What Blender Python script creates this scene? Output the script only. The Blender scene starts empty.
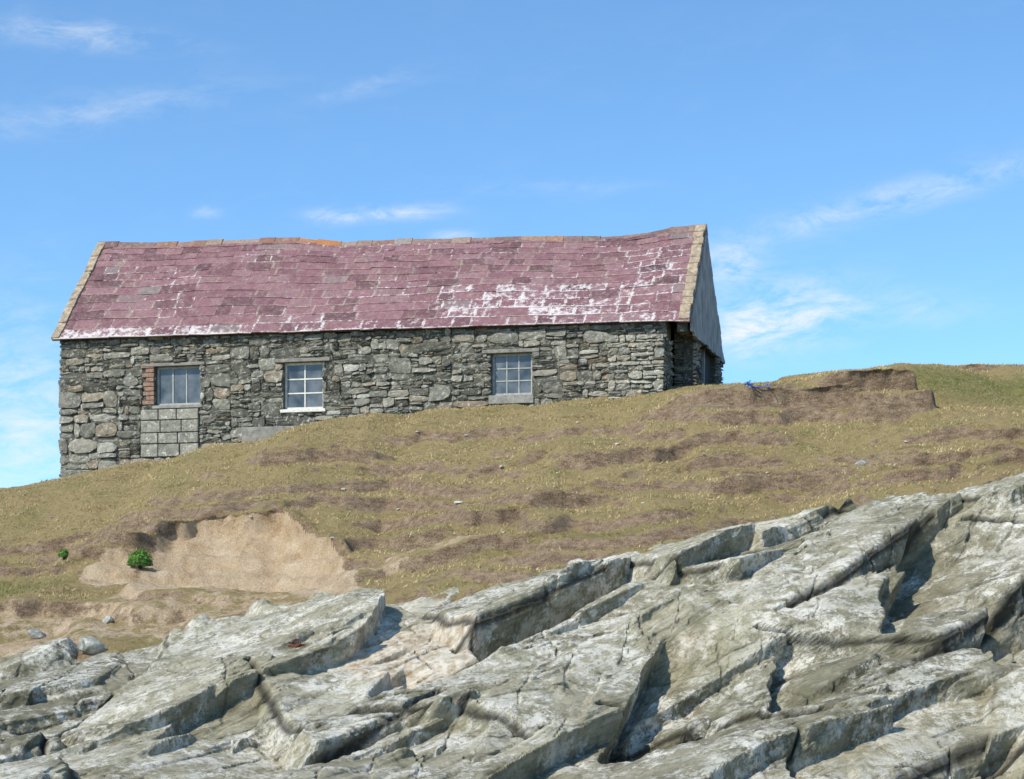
import bpy, math, random
import numpy as np
from mathutils import Vector
random.seed(5)
RS=np.random.RandomState(11)
F=1738.0; HOR=600.0
# ------------------------------------------------------------------ helpers
_perm=np.random.RandomState(3).permutation(4096)
def _h(ix,iy,seed):
    return _perm[(_perm[(ix.astype(np.int64)*7+seed*131)&4095]+iy.astype(np.int64)*13)&4095]
def perlin(x,y,seed=0):
    x=np.asarray(x,float);y=np.asarray(y,float);x,y=np.broadcast_arrays(x,y)
    x0=np.floor(x);y0=np.floor(y);fx=x-x0;fy=y-y0
    u=fx*fx*fx*(fx*(fx*6-15)+10);v=fy*fy*fy*(fy*(fy*6-15)+10)
    def g(dx,dy):
        a=_h(x0+dx,y0+dy,seed)*(2*math.pi/4096)
        return np.cos(a)*(fx-dx)+np.sin(a)*(fy-dy)
    n0=g(0,0)*(1-u)+g(1,0)*u; n1=g(0,1)*(1-u)+g(1,1)*u
    return (n0*(1-v)+n1*v)*1.5
def fbm(x,y,o=4,seed=0,r=.5):
    t=0;a=1.
    for i in range(o):
        t=t+a*perlin(x*2**i,y*2**i,seed+i*7);a*=r
    return t
def hash2(i,j,seed=0): return _h(np.asarray(i),np.asarray(j),seed)/4096.
def sst(a,b,x):
    t=np.clip((x-a)/(b-a),0,1);return t*t*(3-2*t)
def new_mesh(name,V,faces,attrs=None,mat=None,smooth=False,parent=None,loc=(0,0,0)):
    me=bpy.data.meshes.new(name)
    V=np.asarray(V,float)
    if isinstance(faces,np.ndarray):
        n=len(faces);k=faces.shape[1]
        me.vertices.add(len(V));me.vertices.foreach_set('co',V.ravel())
        me.loops.add(n*k);me.loops.foreach_set('vertex_index',faces.ravel().astype(np.int32))
        me.polygons.add(n);me.polygons.foreach_set('loop_start',np.arange(n,dtype=np.int32)*k)
        me.update(calc_edges=True)
    else:
        me.from_pydata([tuple(v) for v in V],[],faces)
    me.polygons.foreach_set('use_smooth',np.full(len(me.polygons),bool(smooth)))
    for k,a in (attrs or {}).items():
        at=me.attributes.new(k,'FLOAT','POINT');at.data.foreach_set('value',np.asarray(a,np.float32).ravel())
    me.update()
    ob=bpy.data.objects.new(name,me);bpy.context.scene.collection.objects.link(ob)
    if mat: me.materials.append(mat)
    ob.location=loc
    if parent: ob.parent=parent
    return ob
def grid_faces(ny,nx):
    i=np.arange(ny-1)[:,None]*nx+np.arange(nx-1)[None,:]
    return np.stack([i,i+1,i+nx+1,i+nx],-1).reshape(-1,4)
class MB:
    def __init__(s): s.v=[];s.f=[];s.a={}
    def add(s,v,f,**at):
        o=len(s.v);s.v+= [tuple(p) for p in v];s.f+=[tuple(i+o for i in q) for q in f]
        for k,x in at.items():
            l=s.a.setdefault(k,[])
            l+= [0.]*(o-len(l))
            l+= list(x) if hasattr(x,'__len__') else [x]*len(v)
    def box(s,a,b,c,d,e,f,**at):
        s.add([(a,c,e),(b,c,e),(b,d,e),(a,d,e),(a,c,f),(b,c,f),(b,d,f),(a,d,f)],
          [(0,3,2,1),(4,5,6,7),(0,1,5,4),(1,2,6,5),(2,3,7,6),(3,0,4,7)],**at)
    def build(s,name,mat,parent=None,smooth=False,bevel=0,loc=(0,0,0)):
        n=len(s.v)
        at={k:(l+[0.]*(n-len(l))) for k,l in s.a.items()}
        o=new_mesh(name,s.v,s.f,at,mat,smooth,parent,loc)
        if bevel:
            m=o.modifiers.new('b','BEVEL');m.width=bevel;m.segments=2;m.limit_method='ANGLE'
        return o
def tube(mb,pts,r,n=7,closed=False,**at):
    pts=[Vector(p) for p in pts];N=len(pts);vs=[]
    for i,p in enumerate(pts):
        a=pts[(i-1)%N] if (closed or i>0) else p
        b=pts[(i+1)%N] if (closed or i<N-1) else p
        t=(b-a).normalized();u=t.cross(Vector((.1,.3,1))).normalized();w=t.cross(u)
        for k in range(n):
            g=2*math.pi*k/n;vs.append(p+(u*math.cos(g)+w*math.sin(g))*r)
    fs=[]
    for i in range(N if closed else N-1):
        for k in range(n):
            j=(i+1)%N;fs.append((i*n+k,i*n+(k+1)%n,j*n+(k+1)%n,j*n+k))
    if not closed: fs+=[tuple(range(n))[::-1],tuple((N-1)*n+k for k in range(n))]
    mb.add(vs,fs,**at)
# ------------------------------------------------------------------ node helpers
class NT:
    def __init__(s,name):
        s.m=bpy.data.materials.new(name);s.m.use_nodes=True;s.t=s.m.node_tree
        s.b=s.t.nodes['Principled BSDF'];s.L=s.t.links
        s.b.inputs['Specular IOR Level'].default_value=.2
        s.pos=s.t.nodes.new('ShaderNodeNewGeometry').outputs['Position']
    def n(s,ty): return s.t.nodes.new(ty)
    def lk(s,a,b):
        if isinstance(a,bpy.types.NodeSocket): s.L.new(a,b)
        elif isinstance(a,tuple): b.default_value=(a+(1,)) if len(a)==3 and b.type=='RGBA' else a
        else: b.default_value=a
    def scale(s,vec,v):
        n=s.n('ShaderNodeVectorMath');n.operation='MULTIPLY';s.lk(vec,n.inputs[0]);n.inputs[1].default_value=v;return n.outputs[0]
    def noise(s,sc,det=4,ro=.6,vec=None,dist=0):
        n=s.n('ShaderNodeTexNoise');s.lk(vec or s.pos,n.inputs['Vector']);n.inputs['Scale'].default_value=sc
        n.inputs['Detail'].default_value=det;n.inputs['Roughness'].default_value=ro;n.inputs['Distortion'].default_value=dist
        return n.outputs['Fac']
    def attr(s,name):
        n=s.n('ShaderNodeAttribute');n.attribute_name=name;return n.outputs['Fac']
    def mth(s,op,a,b=0,c=0,cl=False):
        n=s.n('ShaderNodeMath');n.operation=op;n.use_clamp=cl
        s.lk(a,n.inputs[0]);s.lk(b,n.inputs[1]);s.lk(c,n.inputs[2]);return n.outputs[0]
    def rng(s,x,a,b,c=0,d=1):
        n=s.n('ShaderNodeMapRange');s.lk(x,n.inputs[0])
        for i,v in enumerate((a,b,c,d)): n.inputs[i+1].default_value=v
        return n.outputs[0]
    def ramp(s,x,st):
        n=s.n('ShaderNodeValToRGB');s.lk(x,n.inputs[0]);e=n.color_ramp.elements
        while len(e)<len(st): e.new(.5)
        for k,(p,c) in zip(e,st): k.position=p;k.color=tuple(c)+(1,)
        return n.outputs[0]
    def mix(s,f,a,b,ty='MIX'):
        n=s.n('ShaderNodeMix');n.data_type='RGBA';n.blend_type=ty
        s.lk(f,n.inputs[0]);s.lk(a,n.inputs[6]);s.lk(b,n.inputs[7]);return n.outputs[2]
    def comb(s,x,y,z):
        n=s.n('ShaderNodeCombineXYZ');s.lk(x,n.inputs[0]);s.lk(y,n.inputs[1]);s.lk(z,n.inputs[2]);return n.outputs[0]
    def bump(s,h,st=.5,d=.02):
        n=s.n('ShaderNodeBump');s.lk(h,n.inputs['Height']);n.inputs['Strength'].default_value=st;n.inputs['Distance'].default_value=d
        s.L.new(n.outputs[0],s.b.inputs['Normal'])
    def out(s,col,rough=.9):
        s.lk(col,s.b.inputs['Base Color']);s.lk(rough,s.b.inputs['Roughness']);return s.m
def rubble_mat(name,gain=1.):
    t=NT(name);r=t.attr('rnd')
    g=lambda c:tuple(x*gain for x in c)
    c=t.ramp(r,[(0,g((.07,.066,.052))),(.2,g((.135,.13,.107))),(.45,g((.185,.18,.152))),(.68,g((.25,.237,.198))),(.84,g((.205,.162,.115))),(.9,g((.31,.3,.26))),(1,g((.38,.365,.32)))])
    n=t.noise(5,6,.75);c=t.mix(.75,c,t.ramp(n,[(.32,(.27,.27,.25)),(.5,(.72,.71,.67)),(.64,(1,.98,.92))]),'MULTIPLY')
    c=t.mix(t.rng(t.noise(9,5,.8),.54,.64,0,.75),c,g((.42,.41,.35)))
    c=t.mix(t.rng(t.noise(3.3,5,.75),.62,.72,0,.5),c,g((.3,.23,.12)))
    t.bump(t.noise(22,5,.75),1,.05);return t.out(c,.92)
M_wall=rubble_mat('rubble_stone',1.55);M_pale=rubble_mat('pale_rubble_stone',1.9)
def simple(name,c1,c2,sc=8,rough=.85,bs=.4,vec=None,lich=None):
    t=NT(name);n=t.noise(sc,5,.7,vec=t.scale(t.pos,vec) if vec else None)
    c=t.ramp(n,[(.32,c1),(.66,c2)])
    if lich: c=t.mix(t.rng(t.noise(sc*1.7,5,.7),.5,.6,0,.8),c,lich)
    t.bump(t.noise(sc*4,5,.7),bs,.02);return t.out(c,rough)
M_verge=simple('verge_mortar',(.16,.12,.08),(.5,.39,.26),7,lich=(.28,.24,.19))
M_sill=simple('sill_stone',(.17,.165,.14),(.33,.32,.27),9)
M_lintel=simple('lintel_slate',(.14,.135,.115),(.3,.28,.235),7)
M_white=simple('weathered_white_paint',(.5,.48,.4),(.78,.75,.66),14,.6,.2)
M_greyp=simple('grey_paint',(.26,.26,.24),(.46,.46,.42),14,.6,.2)
M_board=simple('weathered_boards',(.17,.165,.155),(.38,.37,.35),2.2,.85,.4,vec=(1.6,1.6,.9))
M_door=simple('dark_wood',(.03,.028,.025),(.08,.07,.06),6,.85,.4,vec=(9,9,.6))
M_brick=simple('brick',(.16,.075,.05),(.34,.2,.14),12,lich=(.3,.26,.2))
M_rust=simple('rusty_iron',(.06,.022,.012),(.22,.08,.04),30)
M_rope=simple('blue_rope',(.03,.1,.4),(.06,.2,.6),30,.6)
M_stone=simple('loose_stone',(.13,.13,.11),(.36,.35,.3),6,.9,.8,lich=(.5,.49,.43))
M_wstone=simple('pale_stone',(.35,.33,.28),(.6,.58,.52),9)
t=NT('window_glass');c=t.ramp(t.noise(2.2,3,.5),[(.35,(.03,.035,.038)),(.65,(.13,.14,.14))])
t.b.inputs['Specular IOR Level'].default_value=.6;M_glass=t.out(c,.15)
# slate
t=NT('purple_slate');r=t.attr('rnd')
c=t.ramp(r,[(0,(.125,.06,.068)),(.2,(.18,.085,.096)),(.5,(.225,.108,.12)),(.75,(.255,.13,.142)),(.97,(.25,.145,.15)),(1,(.21,.175,.165))])
c=t.mix(.7,c,t.ramp(t.noise(5,8,.82),[(.34,(.45,.4,.4)),(.58,(1,1,1))]),'MULTIPLY')
ev=t.attr('ev');eu=t.attr('eu');lime=t.attr('lime')
e1=t.mth('MINIMUM',eu,t.mth('SUBTRACT',1,eu));ed=t.mth('MINIMUM',t.mth('MULTIPLY',e1,2.4),t.mth('MULTIPLY',ev,1.5))
edge=t.rng(t.mth('ADD',ed,t.mth('MULTIPLY',t.mth('SUBTRACT',t.noise(14,4,.7),.5),.55)),.02,.15,1,0)
patch=t.rng(t.noise(.9,5,.75),.44,.6)
m=t.mth('MULTIPLY',edge,patch)
c=t.mix(t.mth('MULTIPLY',m,.65),c,t.ramp(t.noise(3,3),[(.4,(.4,.33,.22)),(.6,(.46,.41,.33))]))
c=t.mix(t.rng(t.noise(8,8,.85),.5,.63,0,.5),c,(.34,.25,.22))
c=t.mix(t.rng(t.noise(26,4,.8),.59,.69,0,.6),c,(.43,.4,.33))
c=t.mix(t.rng(t.noise(2.2,7,.85),.56,.67,0,.5),c,(.38,.31,.25))
lm=t.mth('ADD',lime,t.mth('MULTIPLY',t.mth('SUBTRACT',t.noise(5,7,.8),.5),2.1))
lm=t.mth('ADD',lm,t.mth('MULTIPLY',edge,.35))
c=t.mix(t.rng(lm,.54,.76,0,.85),c,(.62,.57,.54))
t.bump(t.noise(18,5,.75),.5,.025);M_slate=t.out(c,.75)
t=NT('ridge_tile');c=t.ramp(t.attr('rnd'),[(0,(.16,.1,.09)),(.4,(.23,.15,.13)),(.8,(.3,.21,.16)),(1,(.28,.25,.22))])
c=t.mix(t.attr('org'),c,(.42,.17,.06));c=t.mix(t.rng(t.noise(8,6,.75),.52,.64,0,.7),c,(.33,.28,.2))
c=t.mix(.5,c,t.ramp(t.noise(13,5),[(.3,(.35,.35,.35)),(.6,(1,1,1))]),'MULTIPLY');t.bump(t.noise(20),.4,.02);M_ridge=t.out(c,.85)
# ground
t=NT('turf_and_soil')
mid=t.noise(1.6,6,.78,vec=t.scale(t.pos,(.7,1,1.6)));fine=t.noise(11,6,.82);vf=t.noise(40,3,.85)
g=t.ramp(t.mth('ADD',t.mth('MULTIPLY',mid,.5),t.mth('MULTIPLY',fine,.5)),[(.34,(.14,.1,.04)),(.43,(.34,.25,.105)),(.5,(.5,.37,.175)),(.57,(.4,.31,.125)),(.68,(.66,.5,.28))])
gr=t.mth('MULTIPLY',t.rng(t.noise(.9,7,.8),.49,.63),.42);gr=t.mth('ADD',gr,t.attr('green'),cl=True)
g=t.mix(gr,g,t.ramp(fine,[(.37,(.13,.135,.035)),(.62,(.32,.31,.095))]))
so=t.ramp(t.mth('ADD',t.mth('MULTIPLY',t.noise(5,6,.78,vec=t.scale(t.pos,(.8,1,2))),.65),t.mth('MULTIPLY',vf,.35)),[(.34,(.11,.074,.045)),(.47,(.31,.21,.13)),(.62,(.56,.42,.27))])
sa=t.ramp(t.mth('ADD',t.mth('MULTIPLY',t.noise(2.,7,.8),.7),t.mth('MULTIPLY',vf,.3)),[(.34,(.36,.23,.12)),(.45,(.66,.47,.28)),(.62,(.85,.67,.46))])
s1=t.rng(t.mth('ADD',t.attr('soil'),t.mth('MULTIPLY',t.mth('SUBTRACT',t.noise(4,7,.82,vec=t.scale(t.pos,(.5,1,1.8))),.5),2.)),.46,.62)
s2=t.rng(t.mth('ADD',t.attr('sand'),t.mth('MULTIPLY',t.mth('SUBTRACT',t.noise(2.2,7,.75),.5),1.5)),.4,.54)
c=t.mix(s1,g,so);c=t.mix(s2,c,sa)
c=t.mix(.55,c,t.ramp(vf,[(.34,(.45,.45,.45)),(.58,(1,1,1))]),'MULTIPLY')
t.bump(t.mth('ADD',fine,t.mth('MULTIPLY',vf,.5)),.9,.12);M_ground=t.out(c,.97)
t=NT('grass_blades');r=t.attr('rnd')
c=t.ramp(r,[(0,(.19,.16,.055)),(.3,(.38,.285,.125)),(.6,(.54,.41,.2)),(.85,(.64,.5,.28)),(1,(.7,.57,.36))])
c=t.mix(t.attr('green'),c,(.2,.23,.06));M_blade=t.out(c,.8)
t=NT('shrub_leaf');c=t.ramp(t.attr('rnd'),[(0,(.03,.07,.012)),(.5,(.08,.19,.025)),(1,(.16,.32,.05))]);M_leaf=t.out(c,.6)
# rock
t=NT('layered_rock');w=t.attr('w');u=t.attr('u')
sv=t.comb(t.mth('MULTIPLY',u,.8),t.mth('MULTIPLY',w,5),0);sv2=t.comb(t.mth('MULTIPLY',u,2.),t.mth('MULTIPLY',w,24),3)
st1=t.noise(1,7,.78,vec=sv,dist=.5);st2=t.noise(1,6,.78,vec=sv2,dist=.9);bn=t.noise(1.5,8,.8)
c=t.ramp(t.mth('ADD',t.mth('MULTIPLY',st1,.35),t.mth('MULTIPLY',bn,.65)),[(.36,(.14,.128,.078)),(.44,(.27,.25,.172)),(.52,(.42,.385,.28)),(.64,(.6,.55,.425))])
c=t.mix(1,c,t.ramp(t.attr('slab'),[(0,(.62,.61,.55)),(.5,(.95,.93,.88)),(1,(1.28,1.24,1.15))]),'MULTIPLY')
c=t.mix(.5,c,t.ramp(st2,[(.34,(.32,.32,.28)),(.46,(.87,.87,.82)),(.54,(1,1,1))]),'MULTIPLY')
li=t.mth('MULTIPLY',t.rng(t.noise(4,9,.85),.46,.54),t.rng(t.noise(.6,7,.82),.45,.53))
c=t.mix(t.mth('MULTIPLY',li,.92),c,(.86,.81,.69))
c=t.mix(t.rng(t.noise(11,7,.85),.56,.64,0,.75),c,(.07,.064,.045))
c=t.mix(t.rng(t.noise(1.,7,.82),.53,.62,0,.5),c,(.23,.215,.115))
oc=t.rng(t.mth('ADD',t.attr('ochre'),t.mth('MULTIPLY',t.mth('SUBTRACT',t.noise(3,6,.75),.5),1.2)),.4,.6,0,.9)
c=t.mix(oc,c,t.ramp(t.noise(6,5,.7),[(.38,(.46,.34,.21)),(.58,(.84,.75,.6))]))
c=t.mix(t.rng(t.attr('crevice_shade'),.15,1,0,.88),c,(.022,.021,.016))  # crevice shade painted into the rock colour, along with dark cracks
hb=t.mth('ADD',t.mth('MULTIPLY',st2,.6),t.mth('ADD',t.mth('MULTIPLY',st1,.7),t.mth('MULTIPLY',t.noise(12,9,.82),1.2)))
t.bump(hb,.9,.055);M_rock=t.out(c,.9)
# ------------------------------------------------------------------ house frame
TH=math.radians(15);YL=46.5;XL=-12.09;LS=16.98;ZB=3.2
ca,sa_=math.cos(TH),math.sin(TH)
def s_of(px):
    m=(px-512)/F;return (m*YL-XL)/(ca+m*sa_)
def Yw(s,t=0): return YL-s*sa_+t*ca
def h_of(px,py,t=0): return (HOR-py)/F*Yw(s_of(px),t)-ZB
def P(px,py,Y): return ((px-512)/F*Y,Y,(HOR-py)/F*Y)
# ------------------------------------------------------------------ terrain
def bankY(x): return 38.5+.4*perlin(x*.45,0*x+3.3,5)+.07*perlin(x*1.5,0*x,6)
def scarY(x): return np.interp(x,[-10,-8,-6.4,-4.6,-3.5,-2.8],[33.,34.,35.2,35.0,33.4,31.9])+.4*perlin(x*.9,x*0+8,2)+.1*perlin(x*2.4,x*0,3)
MS=[(-1.5,8,35.6,.34,.05),(-9,-1,38.6,.3,-.12),(2,11,32.6,.32,.1),(-4,4,32.2,.34,.15),(5,13,30.7,.26,.05),(-13,-6,30.6,.3,.1),(-2,9,37.0,.2,.0),(-4,3,29.9,.28,.1),(0,7,34.1,.26,-.08),(-12,-7,37,.28,.1),(-6,-1,36.3,.26,.1),(3,8,31.2,.22,.1),(-7,-3,29.2,.2,.1),(9.3,15,43.6,.5,0),(-5,2,40.3,.22,-.1),(-1,5,33.1,.2,.05),(7,13,34.6,.3,.0),(-13,-8,34.4,.26,.1)]
def steps(x,y,lip=False):
    x=np.asarray(x,float);y=np.asarray(y,float);n3=.06*perlin(x*2.2,y*2.2,77)+.03*perlin(x*5,y*5,78)
    H=np.interp(x,[2.4,4,5.2,7,8.0,9.3],[0,.3,.5,.72,.92,.95])*sst(9.35,8.8,x+.25*perlin(y*1.2,x*0,9))
    d=y-bankY(x)+n3
    z=H*(.75*sst(-.4,.06,d)+.25*sst(-1.2,-.2,d))*np.where(d>0,1-.55*sst(0,5,d),1)
    lp=np.clip(H,0,1)*.5*np.exp(-((d-.05)/.2)**2)
    q=((x-8.1)/.8)**2+((y-36.9)/.45)**2
    z=z+.5*sst(1.3,.6,q+.5*perlin(x*2.2,y*2.2,4))
    Hs=np.interp(x,[-10.5,-8.9,-7.6,-4.6,-3.4,-2.6],[0,.3,.85,1.15,.85,0])
    d=y-scarY(x)+n3*1.2
    z=z+Hs*(.45*sst(-.35,.05,d)+.55*sst(-2.1,-.1,d)-.5)
    lp=lp+Hs*.3*np.exp(-((d-.05)/.2)**2)
    for k,(xa,xb,y0,h,sl) in enumerate(MS):
        hh=.9*h*sst(xa,xa+2.5,x)*sst(xb,xb-2.5,x)*sst(-.5,.15,perlin(x*.4+k*3,x*0+.5,90+k))
        yy=y0+sl*(x-(xa+xb)/2)+.7*perlin(x*.35,x*0+k,20+k)+.14*perlin(x*1.3,x*0+k,40+k)
        d=y-yy+n3*1.3
        z=z+hh*(sst(-.26,.05,d)-.5)*1.1;lp=lp+hh*.5*np.exp(-((d-.03)/.15)**2)
    return (z,lp) if lip else z
cps=[]
for px,py in [(-60,497),(0,491),(60,484),(105,476),(150,465),(200,454),(250,443),(330,424),(400,415),(450,409),(500,406),(560,402),(620,395),(668,390),(700,387),(725,384)]:
    cps.append(P(px,py,Yw(s_of(px))-.1))
for px,py in [(-60,512),(24,507),(60,530)]: cps.append(P(px,py,40 if py<520 else 38))
for q in [(-60,600,31),(60,600,31),(60,565,34),(-60,672,27),(60,652,27),(130,648,27),(-60,560,35),
 (250,493,36.4),(250,590,31.6),(250,618,27.6),(150,500,37.5),(150,590,31.5),(350,480,37),(350,545,33),(350,600,28),
 (450,450,39.5),(450,490,35.5),(450,540,31),(450,580,28),(600,430,39),(600,470,35),(600,515,31),(600,556,28.2),
 (700,411,37.9),(700,470,34),(700,535,28.5),(780,413,37.7),(850,411,37.7),(900,409,37.7),(850,470,33.5),(850,503,29.5),
 (770,384,39.3),(830,376,39.3),(870,371,39.2),(900,368,39.2),(900,368,42),(830,374,42),
 (925,408,38.5),(950,435,34.5),(1000,430,34.5),(1000,476,29),(1080,455,29),(1080,405,35),(1000,392,41),(1080,385,41),
 (780,381,41.2),
 (940,366,46.5),(1000,363,46.5),(1080,357,46.5),(860,369,46),
 (-60,795,20),(130,790,20),(350,785,20),(600,780,20),(850,775,20),(1080,770,20),(-60,915,15),(512,910,15),(1080,900,15),
 (1000,590,24),(850,605,24),(600,645,24),(300,675,24),(60,705,24),(1000,690,21.5),(600,715,21.8)]:
    cps.append(P(*q))
cps=[list(c) for c in cps]
for x,y,z in [(-14,52,1.5),(-6,50,3.2),(0,50,4),(6,50,4.6),(13,52,4.6),(-20,47,2),(-20,38,.5),(20,47,6),(20,38,5.2),(-20,52,0),(20,52,4),(-14,48.5,3.0),(-20,27,-1.5),(20,27,3)]:
    cps.append([x,y,z])
C=np.array(cps);C[:,2]-=steps(C[:,0],C[:,1])
n=len(C)
def U(r2): return np.where(r2>1e-9,.5*r2*np.log(np.maximum(r2,1e-9)),0)
K=U((C[:,0,None]-C[None,:,0])**2+(C[:,1,None]-C[None,:,1])**2)+np.eye(n)*.05
Pm=np.c_[np.ones(n),C[:,:2]]
A=np.block([[K,Pm],[Pm.T,np.zeros((3,3))]]);sol=np.linalg.solve(A,np.r_[C[:,2],0,0,0])
def TPe(x,y):
    o=sol[n]+sol[n+1]*x+sol[n+2]*y
    for i in range(n): o=o+sol[i]*U((x-C[i,0])**2+(y-C[i,1])**2)
    return o
tx=np.arange(-20,20.01,.1);ty=np.arange(12,52.01,.1);TT=TPe(*np.meshgrid(tx,ty))
def Gbase(x,y):
    x=np.clip((np.asarray(x,float)+20)/.1,0,len(tx)-1.001);y=np.clip((np.asarray(y,float)-12)/.1,0,len(ty)-1.001)
    i=x.astype(int);j=y.astype(int);a=x-i;b=y-j
    return (TT[j,i]*(1-a)+TT[j,i+1]*a)*(1-b)+(TT[j+1,i]*(1-a)+TT[j+1,i+1]*a)*b
BX=[-25]+[(px-512)/F*y for px,py,y in [(0,660,27),(130,650,27),(220,625,27.5),(350,600,28),(470,580,28),(600,556,28.2),(700,535,28.5),(800,515,28.8),(900,495,29.2),(1000,476,29)]]+[25]
BY=[27]+[27,27,27.5,28,28,28.2,28.5,28.8,29.2,29]+[29]
def front(x,y):
    return np.interp(x,BX,BY)+.45*perlin(x*.5,y*.5,71)+.25*perlin(x*1.7,y*1.7,72)-y
def sandf(x,y):
    dd=scarY(x)-y
    s=1.1*sst(-7.5,-6.3,x+.12*dd)*sst(-2.9,-3.7,x-.25*dd)*sst(.02,.12,dd)*sst(5.,2.4,dd)
    s=np.maximum(s,.9*sst(1.,.4,np.hypot((x+7.7)/.75,(y-33.2)/1.1)))
    s=np.maximum(s,.5*sst(1.3,.5,np.hypot((x+7.)/4.6,(y-29)/2.4)))
    return np.maximum(s,.44*sst(1.2,.6,np.hypot((x+2.0)/2.4,(y-30.3)/.6)))
def ground(x,y,lip=False):
    z=Gbase(x,y)
    st,lp=steps(x,y,True);zs=z+st
    ph=zs*2.6+1.0*perlin(x*.18,y*.22,50)+.2*perlin(x*.9,y*.9,51);fr=ph-np.floor(ph)
    mk=sst(-.3,.3,perlin(x*.25,y*.3,52))*.7+.2
    hm=sst(46,44.3,y+.268*(x+12))*sst(39.6,38.9,y)
    z2=zs+(sst(.72,1,fr)-fr+.35)*mk/2.6*.8*(.15+.85*hm)
    z2=z2+.06*fbm(x*.7,y*.9,4,60)*(.35+.65*hm)+.026*fbm(x*4,y*4,4,61,.62)
    z2=z2+.07*fbm(x*1.6,y*2.2,5,66,.6)*sst(.3,.7,sandf(x,y))
    cap=np.interp(x,[2.5,4.8,5.8,7.1,8.8,9.4],[5.0,4.82,4.86,5.05,5.22,5.24])+.12*(y-39)+.05*perlin(x*1.3,y*1.3,64)
    cap=cap+sst(9.2,9.7,x)*.1
    inb=sst(3.6,4.8,x)*sst(36.8,37.6,y)*sst(62,54,y)*sst(30,20,x)
    z2=np.where(z2>cap,z2*(1-inb)+cap*inb,z2)
    z2=z2-1.7*sst(.3,1.9,front(x,y))
    ou=np.maximum(np.maximum(np.abs(x)-20,0),np.maximum(13-y,y-52))
    z2=z2*(1-sst(0,35,ou))+(-4.2)*sst(0,35,ou)
    return (z2,lp) if lip else z2
fx=np.arange(-17,17.01,.05);go=np.geomspace(.1,1500,34)
gx=np.r_[(-17-go)[::-1],fx,17+go]
fy=np.arange(25.5,48.5,.047);gy=np.r_[(25.5-go)[::-1],fy,48.5+go]
X,Y=np.meshgrid(gx,gy);Z,LP=ground(X,Y,True)
dzx=np.gradient(Z,axis=1)/np.gradient(X,axis=1);dzy=np.gradient(Z,axis=0)/np.gradient(Y,axis=0)
sl=np.sqrt(dzx**2+dzy**2)
soil=.9*sst(.55,1.15,sl)
bd=Y-bankY(X);soil=np.maximum(soil,.85*sst(2.6,4.5,X)*sst(9.6,9.,X)*sst(-1.,-.5,bd)*sst(.05,-.08,bd))
soil=np.maximum(soil,.45*sst(1.1,0,np.abs(front(X,Y)+.5)))
soil=np.maximum(soil,.3*sst(-.2,.4,perlin(X*.3,Y*.7,101)))
sand=sandf(X,Y)
green=.85*sst(1.5,.4,np.hypot((X-11.)/1.6,(Y-41.)/1.6))+.35*sst(1.3,.3,np.hypot((X-2.2)/3,(Y-29.5)/.8))+.5*sst(1.3,.4,np.hypot((X+9.3)/1,(Y-32.5)/.8))
green=np.clip(green,0,1)*(1-soil)
Yd=Y-LP
G_obj=new_mesh('ground',np.stack([X,Yd,Z],-1).reshape(-1,3),grid_faces(*X.shape),{'soil':soil,'sand':sand,'green':green},M_ground,True)
G_obj['kind']='structure'
# ------------------------------------------------------------------ rock ledges
rx=np.arange(-12.5,12.51,.026);ry=np.r_[np.arange(13.5,18.8,.07),np.arange(18.8,31.6,.024)]
RX,RY=np.meshgrid(rx,ry)
fr_=front(RX,RY)
R0=Gbase(RX,RY)
AL=math.radians(26)
cA,sA=math.cos(AL),math.sin(AL)
warp=1.1*perlin(RX*.1+.3,RY*.1,81)+.08*perlin(RX*.35,RY*.35,82)
w=R0*cA-RX*sA+warp
u=RX*cA+R0*sA+.35*RY
def bands(u,w,tmin,tmax,amp,bias,tw,tu,cmin,cmax,kw,ku,seed,shr,jw=.35):
    r=np.random.RandomState(seed);N=int(26/tmin);th=np.exp(r.uniform(math.log(tmin),math.log(tmax),N));b=-13+np.r_[0,np.cumsum(th)]
    cwA=r.uniform(cmin,cmax,N);shA=r.uniform(-shr,shr,N)
    i0=np.clip(np.searchsorted(b,w)-1,1,N-2);res=np.full(w.shape,-9.);ed=None;win=np.zeros(w.shape)
    for di in (-1,0,1):
        i=i0+di;w0=b[i];w1=b[i+1];t_=th[i];cw=cwA[i];wm_=(w0+w1)/2
        us=u+i*3.71+shA[i]*(w-wm_);j0=np.floor(us/cw).astype(int)
        for dj in (-1,0,1):
            j=j0+dj
            ua=(j+.5*(hash2(i,j,seed)-.5))*cw;ub=(j+1+.5*(hash2(i,j+1,seed)-.5))*cw
            wa=w0+t_*jw*(hash2(i,j,seed+1)-.5)+.3*t_*(hash2(i,j,seed+8)-.5)*(us-ua)/cw;wb=w1+t_*jw*(hash2(i,j,seed+2)-.5)
            dx=np.maximum(np.maximum(ua-us,us-ub),0);dy=np.maximum(np.maximum(wa-w,w-wb),0)
            uc=np.clip(us,ua,ub)-(ua+ub)/2;wc=np.clip(w,wa,wb)-wm_
            p=amp*(hash2(i,j,seed+3)*2-1)+tu*(hash2(i,j,seed+4)*2-1)*uc+(bias+tw*(hash2(i,j,seed+5)*2-1))*wc-kw*dy-ku*dx
            if di==0 and dj==0: ed=np.minimum(np.minimum(np.abs(us-ua),np.abs(ub-us)),np.abs(w-wa)*1.)
            m=p>res;win=np.where(m,hash2(i,j,seed+7),win);res=np.maximum(res,p)
    return res,ed,win
wj=w+.015*perlin(RX*1.1,RY*1.1,90)+.01*perlin(RX*4,RY*4,91)
uj=u+.08*perlin(RX*1.6,RY*1.6,92)+.03*perlin(RX*5,RY*5,96)
dA,eA,sA_=bands(uj,wj,.65,2.1,.23,-.22,.42,.17,1.8,4.6,4.4,2.8,23,2.6,.5)
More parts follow.
